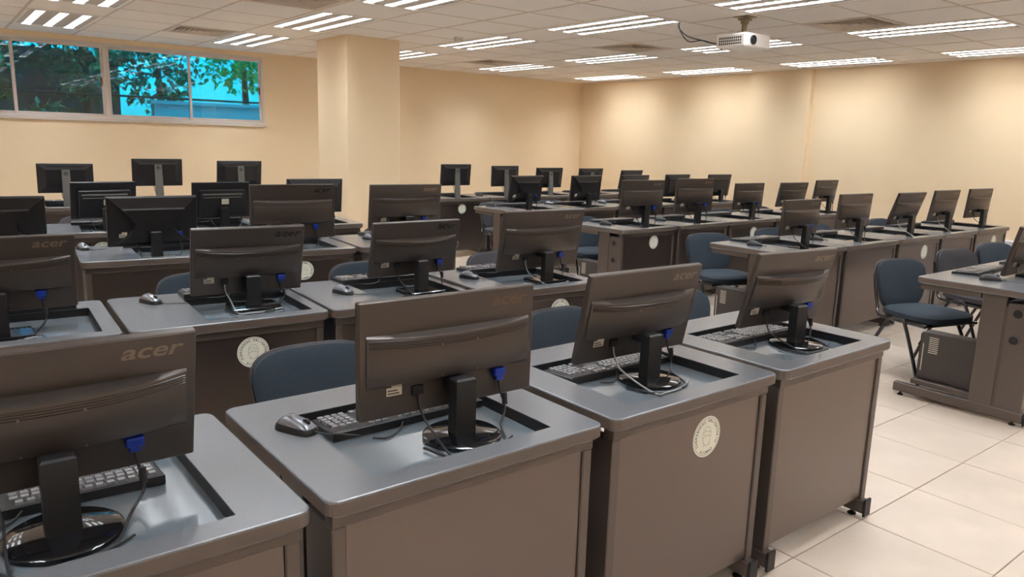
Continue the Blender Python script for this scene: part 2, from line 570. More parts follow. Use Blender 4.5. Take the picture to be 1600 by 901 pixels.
part('wall', MB().box(-5, 2.75, 0, 1.5, 0, 2.55), 'shed', t)
part('roof', MB().box(-5.1, 2.9, -.25, 1.6, 2.55, 2.66), 'rail', t)
trees = [('dense dark leafy tree outside the leftmost window pane', .55, 12.3, 2.5, .75, .6, .9, .14, 'leaf', 1400),
         ('leafy tree outside the second window pane from the left', 1.95, 12.3, 2.6, .62, .6, .8, .13, 'leaf', 1100),
         ('leafy tree outside the middle of the windows', 3.15, 13.3, 2.45, .62, .6, .75, .13, 'leaf', 700),
         ('pale sunlit tree outside the rightmost window pane', 5.05, 14.9, 2.95, .9, .7, .8, .16, 'leaf_sunlit', 900),
         ('low dark bush outside the second window pane', 1.3, 11.2, 1.35, .55, .4, .4, .11, 'leaf', 600)]
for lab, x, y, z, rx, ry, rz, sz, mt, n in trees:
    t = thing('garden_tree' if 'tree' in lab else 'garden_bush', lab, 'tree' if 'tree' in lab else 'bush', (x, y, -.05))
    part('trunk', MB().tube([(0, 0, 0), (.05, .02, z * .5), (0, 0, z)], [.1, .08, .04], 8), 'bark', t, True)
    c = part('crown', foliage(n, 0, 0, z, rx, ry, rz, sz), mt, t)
    c['kind'] = 'stuff'

# ------------------------------------------------------------------ desks
ZD, DD = 0.71, 0.62                 # top height, depth
HY0, HY1 = .062, .478               # recess front / back
ZT = .680                           # tray plate level
def rounded(x0, x1, y0, y1, r, n=5):
    out = []
    for cx, cy, a0 in ((x1 - r, y0 + r, -90), (x1 - r, y1 - r, 0), (x0 + r, y1 - r, 90), (x0 + r, y0 + r, 180)):
        for i in range(n + 1):
            a = R(a0 + 90 * i / n)
            out.append((cx + r * math.cos(a), cy + r * math.sin(a)))
    return out
def slab_with_hole(w, hole):
    """rounded desktop with a rectangular opening"""
    h = w / 2
    b = MB()
    loops = []
    for ins, z in ((.004, ZD), (.001, ZD - .0015), (0, ZD - .005), (0, ZD - .030), (.005, ZD - .036)):
        loops.append([(x, y, z) for x, y in rounded(-h + ins, h - ins, ins, DD - ins, .028 - ins * .5)])
    n = len(loops[0])
    q = n // 4
    vs = [p for l in loops for p in l]
    fs = []
    for i in range(len(loops) - 1):
        for j in range(n):
            fs.append((i * n + j, i * n + (j + 1) % n, (i + 1) * n + (j + 1) % n, (i + 1) * n + j))
    if hole:
        hx0, hx1 = hole
        o = len(vs)
        corners = [(hx1, HY0), (hx1, HY1), (hx0, HY1), (hx0, HY0)]
        vs += [(x, y, ZD) for x, y in corners] + [(x, y, ZD - .036) for x, y in corners]
        L = (len(loops) - 1) * n
        for c in range(4):
            # fan each rounded corner to its hole corner, then join the sides
            for top, base, hb in ((True, 0, o), (False, L, o + 4)):
                for i in range(q - 1):
                    fs.append((base + c * q + i, base + c * q + i + 1, hb + c))
                nx = (c + 1) % 4
                fs.append((base + c * q + q - 1, base + nx * q, hb + nx, hb + c))
            nx = (c + 1) % 4
            fs.append((o + c, o + nx, o + 4 + nx, o + 4 + c))
    else:
        fs.append(tuple(range(n)))
        fs.append(tuple(range(len(vs) - 1, len(vs) - n - 1, -1)))
    b.add(vs, fs)
    return b
# sticker meshes: white disc, ring + lettering + face print
def sticker_print():
    b = MB()
    r = .0615
    def ring(ra, rb, n=48):
        vs = [(ra * math.cos(2 * math.pi * i / n), ra * math.sin(2 * math.pi * i / n), 0) for i in range(n)]
        vs += [(rb * math.cos(2 * math.pi * i / n), rb * math.sin(2 * math.pi * i / n), 0) for i in range(n)]
        b.add(vs, [(i, (i + 1) % n, (i + 1) % n + n, i + n) for i in range(n)])
    ring(.0560, .0572)
    def arc(txt, rad, a_mid, step, top=True, size=.0118):
        n = len(txt)
        for i, ch in enumerate(txt):
            if ch == ' ': continue
            a = a_mid - (i - (n - 1) / 2) * step * (1 if top else -1)
            vs, fs = text_geo(ch, size, 0, .0004)
            b.add(vs, fs, Matrix.Translation((rad * math.cos(R(a)), rad * math.sin(R(a)), 0)) @ Matrix.Rotation(R(a - 90 if top else a + 90), 4, 'Z'))
    arc('CUBREBOCAS OBLIGATORIO', .0475, 90, 11.2)
    arc('ALUMNO', .0485, 270, 11.5, False)
    def stroke(pts, wd=.0011):
        P = [Vector((x, y, 0)) for x, y in pts]
        for a, c in zip(P, P[1:]):
            d = (c - a)
            nrm = Vector((-d.y, d.x, 0)).normalized() * wd / 2
            b.add([a + nrm, a - nrm, c - nrm, c + nrm], [(0, 1, 2, 3)])
    # generic head with a face mask
    stroke([(.019 * math.cos(R(a)), .006 + .024 * math.sin(R(a))) for a in range(-20, 201, 20)])
    stroke([(-.018, -.002), (-.015, -.016), (-.006, -.026), (.006, -.026), (.015, -.016), (.018, -.002)])
    stroke([(-.018, -.002), (-.008, .001), (0, .004), (.008, .001), (.018, -.002)])
    stroke([(-.016, .012), (-.008, .018), (.006, .016), (.016, .012)])
    stroke([(-.011, .007), (-.005, .007)]); stroke([(.005, .007), (.011, .007)])
    stroke([(-.012, -.020), (-.013, -.031)]); stroke([(.012, -.020), (.013, -.031)])
    return b.mesh('sticker_print', 'print', fix=False)
STICK_ME = MB().lathe([(.0615, 0), (.0615, .0008)], 40).mesh('sticker', 'sticker')
PRINT_ME = sticker_print()
desk_cache = {}
def desk_meshes(w, lid, hole):
    key = (round(w, 3), lid, hole)
    if key in desk_cache: return desk_cache[key]
    h = w / 2
    hx = (hole[0] - hole[1] / 2, hole[0] + hole[1] / 2)
    d = {}
    dm = slab_with_hole(w, None if lid else hx).mesh('desktop', 'top')
    dm.materials.append(M['band'])
    for p in dm.polygons:
        cz = p.center.z
        onrim = abs(p.center.x) > h - .03 or p.center.y < .03 or p.center.y > DD - .03
        if abs(p.normal.z) < .6 and onrim and cz < ZD - .004:
            p.material_index = 1
    d['desktop'] = dm
    if lid:
        d['tray_cover'] = MB().box(hx[0], hx[1], .20, HY1, ZD, ZD + .003, .001).mesh('tray_cover', 'top')
    else:
        d['tray'] = MB().box(hx[0] + .0005, hx[1] - .0005, HY0 + .0005, HY1 - .0005, ZT - .012, ZT).mesh('tray', 'tray')
        e = MB()
        a = .0012
        e.box(hx[0] - .0, hx[0] + a, HY0, HY1, ZT, ZD - .0015).box(hx[1] - a, hx[1], HY0, HY1, ZT, ZD - .0015)
        e.box(hx[0], hx[1], HY0, HY0 + a, ZT, ZD - .0015).box(hx[0], hx[1], HY1 - a, HY1, ZT, ZD - .0015)
        d['recess_edge'] = e.mesh('recess_edge', 'edge')
    d['front_panel'] = MB().box(-h + .048, h - .048, .030, .046, .085, .642, .0015).mesh('front_panel', 'panel')
    d['apron'] = MB().box(-h + .018, h - .018, .022, .060, .642, .673, .002).mesh('apron', 'steel')
    d['cross_rail'] = MB().box(-h + .05, h - .05, .25, .28, .60, .66, .002).mesh('cross_rail', 'steel')
    # one end: upright of two flanges with a groove and two grommets (local x = outer face at 0, inner at +.032)
    u = MB().box(0, .030, .024, .155, .050, .642, .003).box(0, .030, .165, .280, .050, .673, .003).box(.006, .024, .155, .165, .06, .62)
    d['upright'] = u.mesh('upright', 'steel')
    d['grommet'] = MB().ring(.030, .022, -.005, .003, 24, T(0, .105, 0, 0, 0, R(90))).mesh('grommet', 'steel', True)
    d['cable_hole'] = MB().lathe([(.022, -.0012), (.022, .0015)], 24, T(0, .105, 0, 0, 0, R(90))).mesh('cable_hole', 'edge')
    d['foot_rail'] = MB().box(-.004, .036, .010, .680, .022, .075, .004).mesh('foot_rail', 'steel')
    d['leveling_foot'] = MB().lathe([(.016, 0), (.016, .006), (.006, .010), (.006, .022)], 12).mesh('leveling_foot', 'edge', True)
    d['top_rail'] = MB().box(0, .030, .29, .60, .640, .673, .002).mesh('top_rail', 'steel')
    d['end_cap'] = MB().box(-.006, .038, .000, .010, .012, .082, .002).mesh('end_cap', 'edge')
    desk_cache[key] = d
    return d
ROWS = ['nearest', 'second', 'third', 'fourth', 'back']
desks = {}
def desk(key, xl, xr, yf, rz, label, group, sticker=None, lid=False, hole=(0, .485)):
    w = xr - xl
    cx = (xl + xr) / 2
    d = desk_meshes(w, lid, hole)
    t = thing('computer_desk', label, 'desk', (cx, yf, 0), rz, group)
    h = w / 2
    for n in ('desktop', 'tray', 'recess_edge', 'tray_cover', 'front_panel', 'apron', 'cross_rail'):
        if n in d:
            link(n, d[n], t)
    for s in (-1, 1):
        xo = T(-h + .018, 0, 0) if s < 0 else T(h - .018, 0, 0) @ Matrix.Scale(-1, 4, (1, 0, 0))
        u = link('upright', d['upright'], t, xo)
        for z in ((.590, .450) if key in ('RA1', 'RB1', 'RC1', 'RD1', 'RE1') and s < 0 else ()):
            link('grommet', d['grommet'], u, T(0, 0, z))
            link('cable_hole', d['cable_hole'], u, T(0, 0, z))
        f = link('foot_rail', d['foot_rail'], t, xo)
        link('end_cap', d['end_cap'], f)
        for y in (.06, .64):
            link('leveling_foot', d['leveling_foot'], f, T(.016, y, 0))
        link('top_rail', d['top_rail'], t, xo)
    if sticker:
        sx, sz, sr = sticker
        X = Matrix.Translation((sx - cx, .0300, sz)) @ Matrix.Rotation(R(90), 4, 'X') @ Matrix.Scale(sr / .0615, 4)
        so = link('sticker', STICK_ME, t, X)
        so['label'] = 'round white sticker with a masked face and lettering'
        link('sticker_print', PRINT_ME, so, Matrix.Translation((0, 0, .0011)))
    desks[key] = t
    return t
bankrow = {}
def desk_row(code, bank, edges, line, stickers={}, hole=(.09, .36), lid=(), holes={}):
    """edges: list of (xl, xr) at the front edge; line(x) -> y of the front edge"""
    row = ROWS['ABCDE'.index(code[-1])]
    for i, (a, b) in enumerate(edges):
        ya, yb = line(a), line(b)
        rz = math.atan2(yb - ya, b - a)
        yc = (ya + yb) / 2
        st = stickers.get(i)
        lab = f'dark grey desk{" with round white sticker" if st else ""}, {ORD[i]} from left, {row} row, {bank} bank'
        desk(code + str(i + 1), a, b, yc, rz, lab, f'desks in the {row} row of the {bank} bank', st, i in lid, holes.get(i, hole))
desk_row('A', 'left', [(-.215, .517), (.545, 1.280), (1.318, 2.040), (2.072, 2.785)], lambda x: 1.228 + .006 * x, {2: (1.736, .562, .0625)}, hole=(0, .485))
desk_row('B', 'left', [(-.235, .497), (.515, 1.232), (1.246, 1.945), (1.985, 2.670)], lambda x: 2.795 - .055 * x, {1: (.935, .575, .060), 3: (2.422, .580, .060)}, hole=(.11, .40), holes={3: (.06, .42)})
desk_row('C', 'left', [(-.170, .560), (.610, 1.365), (1.380, 2.120), (2.140, 2.850)], lambda x: 4.46 - .090 * x, {2: (1.789, .582, .058)})
desk_row('D', 'left', [(.540, 1.265), (1.280, 2.015), (2.030, 2.775)], lambda x: 5.78 - .11 * x, {0: (.93, .583, .058), 2: (2.452, .583, .058)})
desk_row('E', 'left', [(-.080, .660), (.680, 1.420), (1.440, 2.180), (2.200, 2.940)], lambda x: 7.70 - .07 * x, hole=(0, .42))
desk_row('RA', 'right', [(4.375, 5.155), (5.170, 5.930), (5.945, 6.700)], lambda x: 1.255, lid=(0, 1))
desk_row('RB', 'right', [(4.470, 5.290), (5.305, 6.100), (6.115, 6.880), (6.895, 7.600), (7.615, 8.360)], lambda x: 2.77, {2: (6.609, .575, .058), 4: (8.067, .582, .056)})
desk_row('RC', 'right', [(4.440, 5.155), (5.170, 5.925), (5.940, 6.715), (6.730, 7.530), (7.545, 8.310)], lambda x: 4.08 + .03 * x, {0: (4.87, .584, .056), 2: (6.365, .584, .056)})
desk_row('RD', 'right', [(4.560, 5.330), (5.345, 6.110), (6.125, 6.870), (6.885, 7.650), (7.665, 8.430)], lambda x: 5.88)
desk_row('RE', 'right', [(4.720, 5.460), (5.475, 6.210), (6.225, 6.980), (6.995, 7.740), (7.755, 8.520)], lambda x: 7.42, {0: (5.069, .582, .056)})

# ------------------------------------------------------------------ monitors
mon_cache = {}
ACER = text_geo('acer', .043, .25, .0008, 1.38)
DELL = text_geo('DELL', .012, 0, .0004, 1.0)
def curve_hump(W, h):
    """back hump of the ridge type: back face bows outwards, most in the middle"""
    b = MB()
    n = 20
    z0, z1 = -.22 * h, .235 * h
    vs, fs = [], []
    for i in range(n + 1):
        u = i / n * 2 - 1
        x = u * W * .465
        dp = .004 + .032 * (1 - abs(u) ** 2.4)
        zt = z1 - .008 - .004 * (1 - u * u)
        for (y, z) in ((0, z0 - .002), (-dp * .7, z0 + .006), (-dp, z0 + .035), (-dp, zt - .003), (-dp + .002, zt), (0, zt + .004)):
            vs.append((x, y - .011, z))
    k = 6
    for i in range(n):
        for j in range(k - 1):
            fs.append((i * k + j, (i + 1) * k + j, (i + 1) * k + j + 1, i * k + j + 1))
    fs.append(tuple(range(k)))
    fs.append(tuple(range(n * k + k - 1, n * k - 1, -1)))
    return b.add(vs, fs)
def vent_lines(W, h):
    b = MB()
    n = 20
    for L in range(4):
        for i in range(n):
            pts = []
            for ii in (i, i + 1):
                u = (ii / n * 2 - 1) * .98
                x = u * W * .465
                dp = .004 + .032 * (1 - abs(u) ** 2.4) + .011
                zc = .235 * h - .015 - .004 * (1 - u * u) - L * .0055
                for (dy, dz) in ((.001, -.0013), (-.0016, 0), (.001, .0013)):
                    pts.append((x, -dp + dy, zc + dz))
            b.add(pts, [(0, 3, 4, 1), (1, 4, 5, 2)])
    return b
def monitor_meshes(kind, W, h):
    key = (kind, round(W, 2), round(h, 2))
    if key in mon_cache: return mon_cache[key]
    d = {}
    hw, hh = W / 2, h / 2
    pm = 'plastic' if kind == 'ridge' else 'plastic2'
    d['housing'] = MB().box(-hw, hw, -.011, .011, -hh, hh, .003).mesh('housing', pm)
    d['screen'] = MB().box(-hw + .014, hw - .014, .0105, .0118, -hh + .02, hh - .014).mesh('screen', 'screen')
    lab = MB().box(-.178, -.138, -.0118, -.0108, -.315 * h, -.315 * h + .020).box(-.165, -.138, -.0118, -.0108, -.315 * h + .0205, -.315 * h + .030)
    if kind == 'ridge':
        d['back_cover'] = curve_hump(W, h).mesh('back_cover', 'plastic', True)
        d['vent_ridge'] = vent_lines(W, h).mesh('vent_ridge', 'hump')
        b = MB()
        for sx in (-.05, .05):
            for sz in (.030, -.045):
                b.lathe([(.0024, 0), (.0024, .001)], 8, T(sx, -.0465, sz, 0, R(90)))
        d['screw'] = b.mesh('screw', 'logo')
        d['logo'] = MB().add(ACER[0], ACER[1], T(W * .335, -.0113, h * .395, 0, R(90))).mesh('logo', 'logo', fix=False)
    elif kind == 'curved':
        b = MB()
        prof = [(hh - .004, .96, .010), (.28 * h, .70, .022), (.24 * h, .66, .028), (.10 * h, .50, .028), (-.02 * h, .42, .028), (-.15 * h, .44, .027), (-.30 * h, .60, .024), (-hh + .02, .80, .012)]
        vs, fs = [], []
        for z, wf, dp in prof:
            x = hw * wf
            vs += [(-x - .006, -.0105, z), (-x, -.011 - dp, z), (x, -.011 - dp, z), (x + .006, -.0105, z)]
        for i in range(len(prof) - 1):
            for j in range(3):
                fs.append((i * 4 + j, i * 4 + j + 1, (i + 1) * 4 + j + 1, (i + 1) * 4 + j))
        fs += [(0, 1, 2, 3), tuple((len(prof) - 1) * 4 + j for j in (3, 2, 1, 0))]
        d['back_cover'] = b.add(vs, fs).mesh('back_cover', pm)
        d['vent_ridge'] = MB().box(-hw * .66, hw * .66, -.046, -.038, .243 * h, .258 * h, .001).mesh('vent_ridge', 'hump')
    elif kind == 'slot':
        d['back_cover'] = MB().box(-hw * .80, hw * .80, -.036, -.0105, -.46 * h, .30 * h, .006).mesh('back_cover', pm)
        d['vent_ridge'] = MB().box(-hw * .70, hw * .70, -.040, -.035, .155 * h, .205 * h, .002).box(-hw * .66, hw * .66, -.039, -.035, .085 * h, .105 * h, .001).mesh('vent_ridge', 'dell')
        lab = MB().box(-.01, .045, -.0372, -.0362, -.10 * h, .05 * h)
    elif kind == 'bevel':
        pts = [(sx * hw * .97, -.0105, sz * hh * .97) for sx in (-1, 1) for sz in (-1, 1)] + [(sx * hw * .76, -.034, sz) for sx in (-1, 1) for sz in (-.30 * h, .27 * h)]
        d['back_cover'] = MB().hull(pts).mesh('back_cover', pm)
        d['vent_ridge'] = MB().box(-hw * .72, hw * .72, -.0385, -.033, .235 * h, .25 * h, .001).mesh('vent_ridge', 'hump')
    elif kind == 'slim':
        pts = [(sx * hw * .97, -.0105, sz * hh * .95) for sx in (-1, 1) for sz in (-1, 1)] + [(sx * hw * .70, -.026, sz) for sx in (-1, 1) for sz in (-.28 * h, .30 * h)]
        d['back_cover'] = MB().hull(pts).mesh('back_cover', pm)
        d['vent_ridge'] = MB().box(-hw * .66, hw * .66, -.018, -.0108, .40 * h, .43 * h, .001).mesh('vent_ridge', 'hump')
    if kind != 'slim':
        d['label'] = lab.mesh('label', 'label')
        d['label_print'] = MB().box(-.175, -.145, -.0122, -.0117, -.315 * h + .004, -.315 * h + .007).box(-.175, -.150, -.0122, -.0117, -.315 * h + .011, -.315 * h + .014).mesh('label_print', 'labeldark') if kind != 'slot' else None
        d['video_plug'] = MB().box(.118, .150, -.030, -.009, -.30 * h, -.30 * h + .020, .002).box(.123, .145, -.028, -.014, -.30 * h - .012, -.30 * h, .002).mesh('video_plug', 'blue')
        d['socket'] = MB().box(-.112, -.082, -.018, -.009, -.34 * h, -.34 * h + .022, .001).mesh('socket', 'black')
    mon_cache[key] = d
    return d
base_round = MB().lathe([(.091, .0), (.096, .004), (.096, .010), (.091, .0135), (.02, .015)], 40).mesh('base', 'gloss', True)
base_rect = MB().box(-.098, .098, -.075, .075, 0, .014, .003).mesh('base', 'gloss')
base_grey = MB().box(-.105, .105, -.085, .085, 0, .010, .003).mesh('base', 'dell')
def neck(kind, top, dy):
    """rises from the base (origin) to a hinge behind the panel at height top, dy behind"""
    b = MB()
    if kind == 'slim':
        b.hull([(-.034, -.005, .008), (.034, -.005, .008), (-.036, .020, .008), (.036, .020, .008),
                (-.032, dy - .035, top), (.032, dy - .035, top), (-.032, dy - .012, top), (.032, dy - .012, top)])
        return b.mesh('neck', 'dell')
    b.hull([(sx * .028, sy, .010) for sx in (-1, 1) for sy in (-.018, .020)] + [(sx * .028, sy, top - .004) for sx in (-1, 1) for sy in (-.018, .016)] +
           [(sx * .024, sy, top) for sx in (-1, 1) for sy in (-.013, .016)])
    b.box(-.022, .022, .012, dy - .009, top - .030, top - .006, .003)
    return b.mesh('neck', 'black')
monitors = {}
def monitor(key, c, yaw_d, tilt_d, W, h, kind, base, label, group, zsurf, cable=True, blue=True):
    rz, tl = R(yaw_d), R(tilt_d)
    back = .060 if kind != 'slim' else .055
    bx, by = c[0] + math.sin(rz) * back, c[1] - math.cos(rz) * back
    t = thing('monitor', label, 'monitor', (bx, by, zsurf), rz, group)
    d = monitor_meshes(kind, W, h)
    X = Matrix.Translation((0, back, c[2] - zsurf)) @ Matrix.Rotation(tl, 4, 'X')
    hs = link('housing', d['housing'], t, X)
    for n in ('screen', 'back_cover', 'vent_ridge', 'screw', 'logo', 'label', 'label_print', 'video_plug', 'socket'):
        if n not in d or d[n] is None: continue
        if n in ('logo',) and key in ('A2', 'B2', 'C3', 'B3'):
            lo = link('logo', d[n].copy(), hs)
            lo.data.materials[0] = M['logobrown' if key == 'A2' else 'logodark']
            continue
        if n == 'video_plug' and not blue: continue
        link(n, d[n], hs)
    top = c[2] - zsurf - .20 * h * math.cos(tl) if kind != 'slim' else c[2] - zsurf + .30 * h
    dyh = back + .24 * h * math.sin(tl)
    if kind == 'slim':
        dyh = back - .30 * h * math.sin(tl)
    nk = link('neck', neck(kind, top, dyh), t)
    if kind == 'slim':
        b = MB().lathe([(.0125, 0), (.0125, .001), (.011, .001)], 24)
        yy = dyh - .0355
        ang = math.atan2(yy + .005, top - .008)
        Xl = T(0, yy - (yy + .005) * .12 - .0006, top - .035, 0, R(90) - ang)
        vs = []
        rg = MB()
        n = 24
        rg.add([(r_ * math.cos(2 * math.pi * i / n), r_ * math.sin(2 * math.pi * i / n), .0008) for r_ in (.0155, .0175) for i in range(n)],
               [(i, (i + 1) % n, (i + 1) % n + n, i + n) for i in range(n)])
        rg.add(DELL[0], DELL[1], Matrix.Translation((0, 0, .0008)))
        lo = link('logo', rg.mesh('logo', 'logodark', fix=False), nk, Xl)
        hole = MB().lathe([(.013, -.002), (.013, .0012)], 20, T(0, -.002 + yy * .22 , top * .20, 0, R(90) - ang))
        part('cable_opening', hole, 'white', nk)
    link('base', {'round': base_round, 'rect': base_rect, 'grey': base_grey}[base], t)
    if cable and kind != 'slim':
        zl = c[2] - zsurf
        P = X @ Vector((.134, -.021, -.30 * h - .012))
        rnd = random.Random(key)
        e = .006
        a1 = rnd.uniform(.02, .05)
        pts = [P, P + Vector((.004, -.004, -.03)), (P.x + .008, P.y - .02, max(.03, P.z - .07)), (P.x - .02, P.y - .045, e + .004), (P.x - .075, -.095, e), (-.02, -.112, e), (-.09, -.100, e), (-.118, -.02, e)]
        part('video_cable', MB().tube(spline(pts, 6), .0032, 6), 'cable', t, True)
        q = P + Vector((.0075, -.016, -.045))
        if q.z > .03:
            part('ferrite_bead', MB().tube([q + Vector((0, 0, .014)), q + Vector((0, -.004, -.014))], .0072, 10), 'cable', t, True)
        P = X @ Vector((-.097, -.016, -.34 * h))
        pts = [P, P + Vector((.002, -.006, -.03)), (P.x + .012, P.y - .03, max(.035, P.z - .07)), (P.x + .01, -.10, e), (P.x + .05, -.118, e), (.03, -.108, e), (.10, -.07, e)]
        part('power_cable', MB().tube(spline(pts, 6), .003, 6), 'cable' if rnd.random() < .7 else 'cablegrey', t, True)
    elif kind == 'slim':
        P = Vector((-.04, back - .01, c[2] - zsurf - h * .45))
        part('power_cable', MB().tube(spline([P, P + Vector((.005, 0, -.05)), (P.x + .03, .02, .03), (.0, .03, .018), (.08, .02, .02), (.16, -.02, .006)], 6), .0026, 6), 'cable', t, True)
    monitors[key] = t
    return t
LOOK = {'ridge': 'black monitor with a curved rear ridge', 'curved': 'black monitor with a sculpted back', 'slot': 'black monitor with a slotted square back',
        'bevel': 'black monitor with sloping back edges', 'slim': 'slim monitor on a grey stand'}
def mon_row(code, bank, specs):
    row = ROWS['ABCDE'.index(code[-1])]
    for i, (c, ya, ti, W, h, kind, base) in enumerate(specs):
        key = code + str(i + 1)
        lab = f'{LOOK[kind]}, {ORD[i]} from left, {row} row, {bank} bank'
        z = ZD + .003 if code == 'RA' else ZT
        monitor(key, c, ya, ti, W, h, kind, base, lab, f'monitors in the {row} row of the {bank} bank', z)
mon_row('A', 'left', [((.139, 1.497, .888), 0, 14, .492, .280, 'ridge', 'round'), ((.981, 1.485, .889), -1.5, .5, .491, .283, 'ridge', 'round'),
                      ((1.709, 1.535, .885), -1.5, 12.2, .476, .285, 'ridge', 'round'), ((2.510, 1.530, .887), -6, 14, .435, .290, 'ridge', 'round')])
mon_row('B', 'left', [((.164, 3.10, .888), -.4, 10, .50, .272, 'ridge', 'rect'), ((1.049, 3.123, .874), -5, 16, .455, .295, 'ridge', 'rect'),
                      ((1.817, 3.062, .883), 1, 11.9, .47, .263, 'ridge', 'rect'), ((2.535, 2.986, .893), -2, 11, .525, .312, 'ridge', 'rect')])
mon_row('C', 'left', [((.262, 4.703, .899), -2, 10, .49, .28, 'curved', 'rect'), ((1.014, 4.592, .893), -.9, 7.6, .471, .28, 'curved', 'rect'),
                      ((1.80, 4.50, .926), -6, 3, .521, .335, 'ridge', 'rect'), ((2.557, 4.437, .940), -5.5, 7, .516, .30, 'ridge', 'rect')])
mon_row('D', 'left', [((1.010, 5.998, .90), 3.1, 12, .42, .264, 'slot', 'rect'), ((1.792, 5.896, .89), 3, 6, .433, .27, 'slot', 'rect'),
                      ((2.478, 5.743, .918), 0, 6, .463, .272, 'bevel', 'rect')])
mon_row('E', 'left', [((.275, 7.92, .950), -3, 8, .45, .265, 'slim', 'grey'), ((1.028, 7.846, .952), -1.7, 7.7, .442, .263, 'slim', 'grey'),
                      ((1.788, 7.797, 1.005), 1.3, 4.8, .447, .255, 'slim', 'grey'), ((2.547, 7.749, .996), 3, 8, .45, .25, 'slim', 'grey')])
mon_row('RA', 'right', [((4.985, 1.545, .868), 0, 12, .50, .29, 'ridge', 'rect'), ((5.76, 1.545, .868), 0, 10, .50, .29, 'ridge', 'rect')])
mon_row('RB', 'right', [((5.048, 3.031, .907), -1, 4, .461, .258, 'ridge', 'rect'), ((5.792, 3.021, .929), .4, 3.5, .495, .27, 'ridge', 'rect'),
                        ((6.672, 3.020, .922), -.6, 17, .477, .28, 'ridge', 'rect'), ((7.403, 3.020, .926), -1.8, 8.3, .474, .282, 'ridge', 'rect'), ((8.180, 3.021, .926), -2.6, 4.4, .474, .28, 'ridge', 'rect')])
mon_row('RC', 'right', [((4.885, 4.434, .946), -4.9, 3.7, .484, .302, 'ridge', 'rect'), ((5.583, 4.432, .952), -4.2, 2.1, .485, .306, 'ridge', 'rect'),
                        ((6.442, 4.447, .925), -.6, 2.9, .464, .258, 'ridge', 'rect'), ((7.206, 4.447, .927), -2.4, 10.1, .47, .254, 'ridge', 'rect'), ((8.040, 4.553, .943), .5, 7.4, .454, .245, 'ridge', 'rect')])
mon_row('RD', 'right', [((4.979, 6.143, .909), 3.7, 8.8, .456, .275, 'curved', 'rect'), ((5.836, 6.141, .903), 2.7, 5.1, .465, .28, 'curved', 'rect'),
                        ((6.614, 6.14, .905), .7, 6.8, .468, .28, 'bevel', 'rect'), ((7.38, 6.142, .913), 1.8, 5.7, .464, .272, 'bevel', 'rect'), ((8.208, 6.14, .907), -.3, 8.2, .471, .279, 'bevel', 'round')])
mon_row('RE', 'right', [((5.101, 7.646, .975), 4.2, 4.6, .453, .256, 'slim', 'grey'), ((5.85, 7.645, .957), 4.1, 1, .453, .261, 'slim', 'grey'),
                        ((6.585, 7.644, .932), 2, 6.2, .465, .262, 'slim', 'grey'), ((7.338, 7.641, .918), 2.7, 6.7, .463, .275, 'slim', 'grey'), ((8.149, 7.643, .896), 2.6, 11, .462, .265, 'bevel', 'rect')])

# ------------------------------------------------------------------ keyboards
KW, KD = .436, .140
kb_body = MB().hull([(sx * KW / 2, -KD / 2, z) for sx in (-1, 1) for z in (.002, .020)] + [(sx * (KW / 2 - .004), KD / 2, z) for sx in (-1, 1) for z in (.0, .010)] +
                    [(sx * (KW / 2 - .004), -KD / 2 + .004, .023) for sx in (-1, 1)] + [(sx * (KW / 2 - .008), KD / 2 - .006, .013) for sx in (-1, 1)]).mesh('body', 'kb')
def key_layout():
    u = .0188
    out = []
    # viewed by the user (user is at +y): rows run from the rear (-y) to the front (+y); x is mirrored for the user
    def place(xs, row, w=1.0):
        out.append((xs, row, w))
    for i in range(14): place(i * u, 1)
    for i in range(14): place(i * u, 2)
    for i in range(13): place(i * u + .006, 3)
    for i in range(12): place(i * u + .014, 4)
    for i, w in ((0, 1.3), (1.4, 1.2), (2.8, 1.2)): place(i * u, 5, w)
    place(7.0 * u, 5, 5.6)
    for i, w in ((10.6, 1.2), (12, 1.2), (13, 1.0)): place(i * u, 5, w)
    for i in range(13): place(i * u * 1.05, 0, .95)
    for i in range(3):
        for r_ in (0, 1, 2): place((15 + i) * u, r_)
    place(16 * u, 4)
    for i in range(3): place((15 + i) * u, 5)
    for i in range(4):
        for r_ in (1, 2, 3, 4, 5): place((18.6 + i) * u, r_)
    return out
keys = key_layout()
key_me = MB().hull([(sx * .0080, sy * .0080, 0) for sx in (-1, 1) for sy in (-1, 1)] + [(sx * .0066, sy * .0064, .0065) for sx in (-1, 1) for sy in (-1, 1)]).mesh('key', 'keylight')
key_span = max(k[0] for k in keys)
def key_xf(xs, row, w):
    x = KW / 2 - .022 - xs * (KW - .044) / key_span      # mirrored: the user sits at +y
    y = -.054 + row * .0205 + (0 if row else -.004)
    z = .0225 - (y + .07) * .065
    return Matrix.Translation((x, y, z)) @ Matrix.Diagonal((w * .98, 1, 1, 1))
allk = MB()
kv = [v.co[:] for v in key_me.vertices]
kf = [tuple(p.vertices) for p in key_me.polygons]
for k in keys:
    allk.add(kv, kf, key_xf(*k))
allk_me = allk.mesh('keys', 'keylight')
def keyboard(key, x, y, z, rz, label, group, single=False, cable=True):
    t = thing('keyboard', label, 'keyboard', (x, y, z), rz, group)
    link('body', kb_body, t)
    if single:
        for k in keys:
            link('key', key_me, t, key_xf(*k))
    else:
        o = link('keys', allk_me, t)
        o['kind'] = 'stuff'
    if cable:
        part('cable', MB().tube(spline([(-.03, -KD / 2, .012), (-.05, -KD / 2 - .02, .004), (-.10, -KD / 2 - .05, .004), (-.13, -KD / 2 - .03, .004)], 6), .0024, 6), 'cable', t, True)
    return t
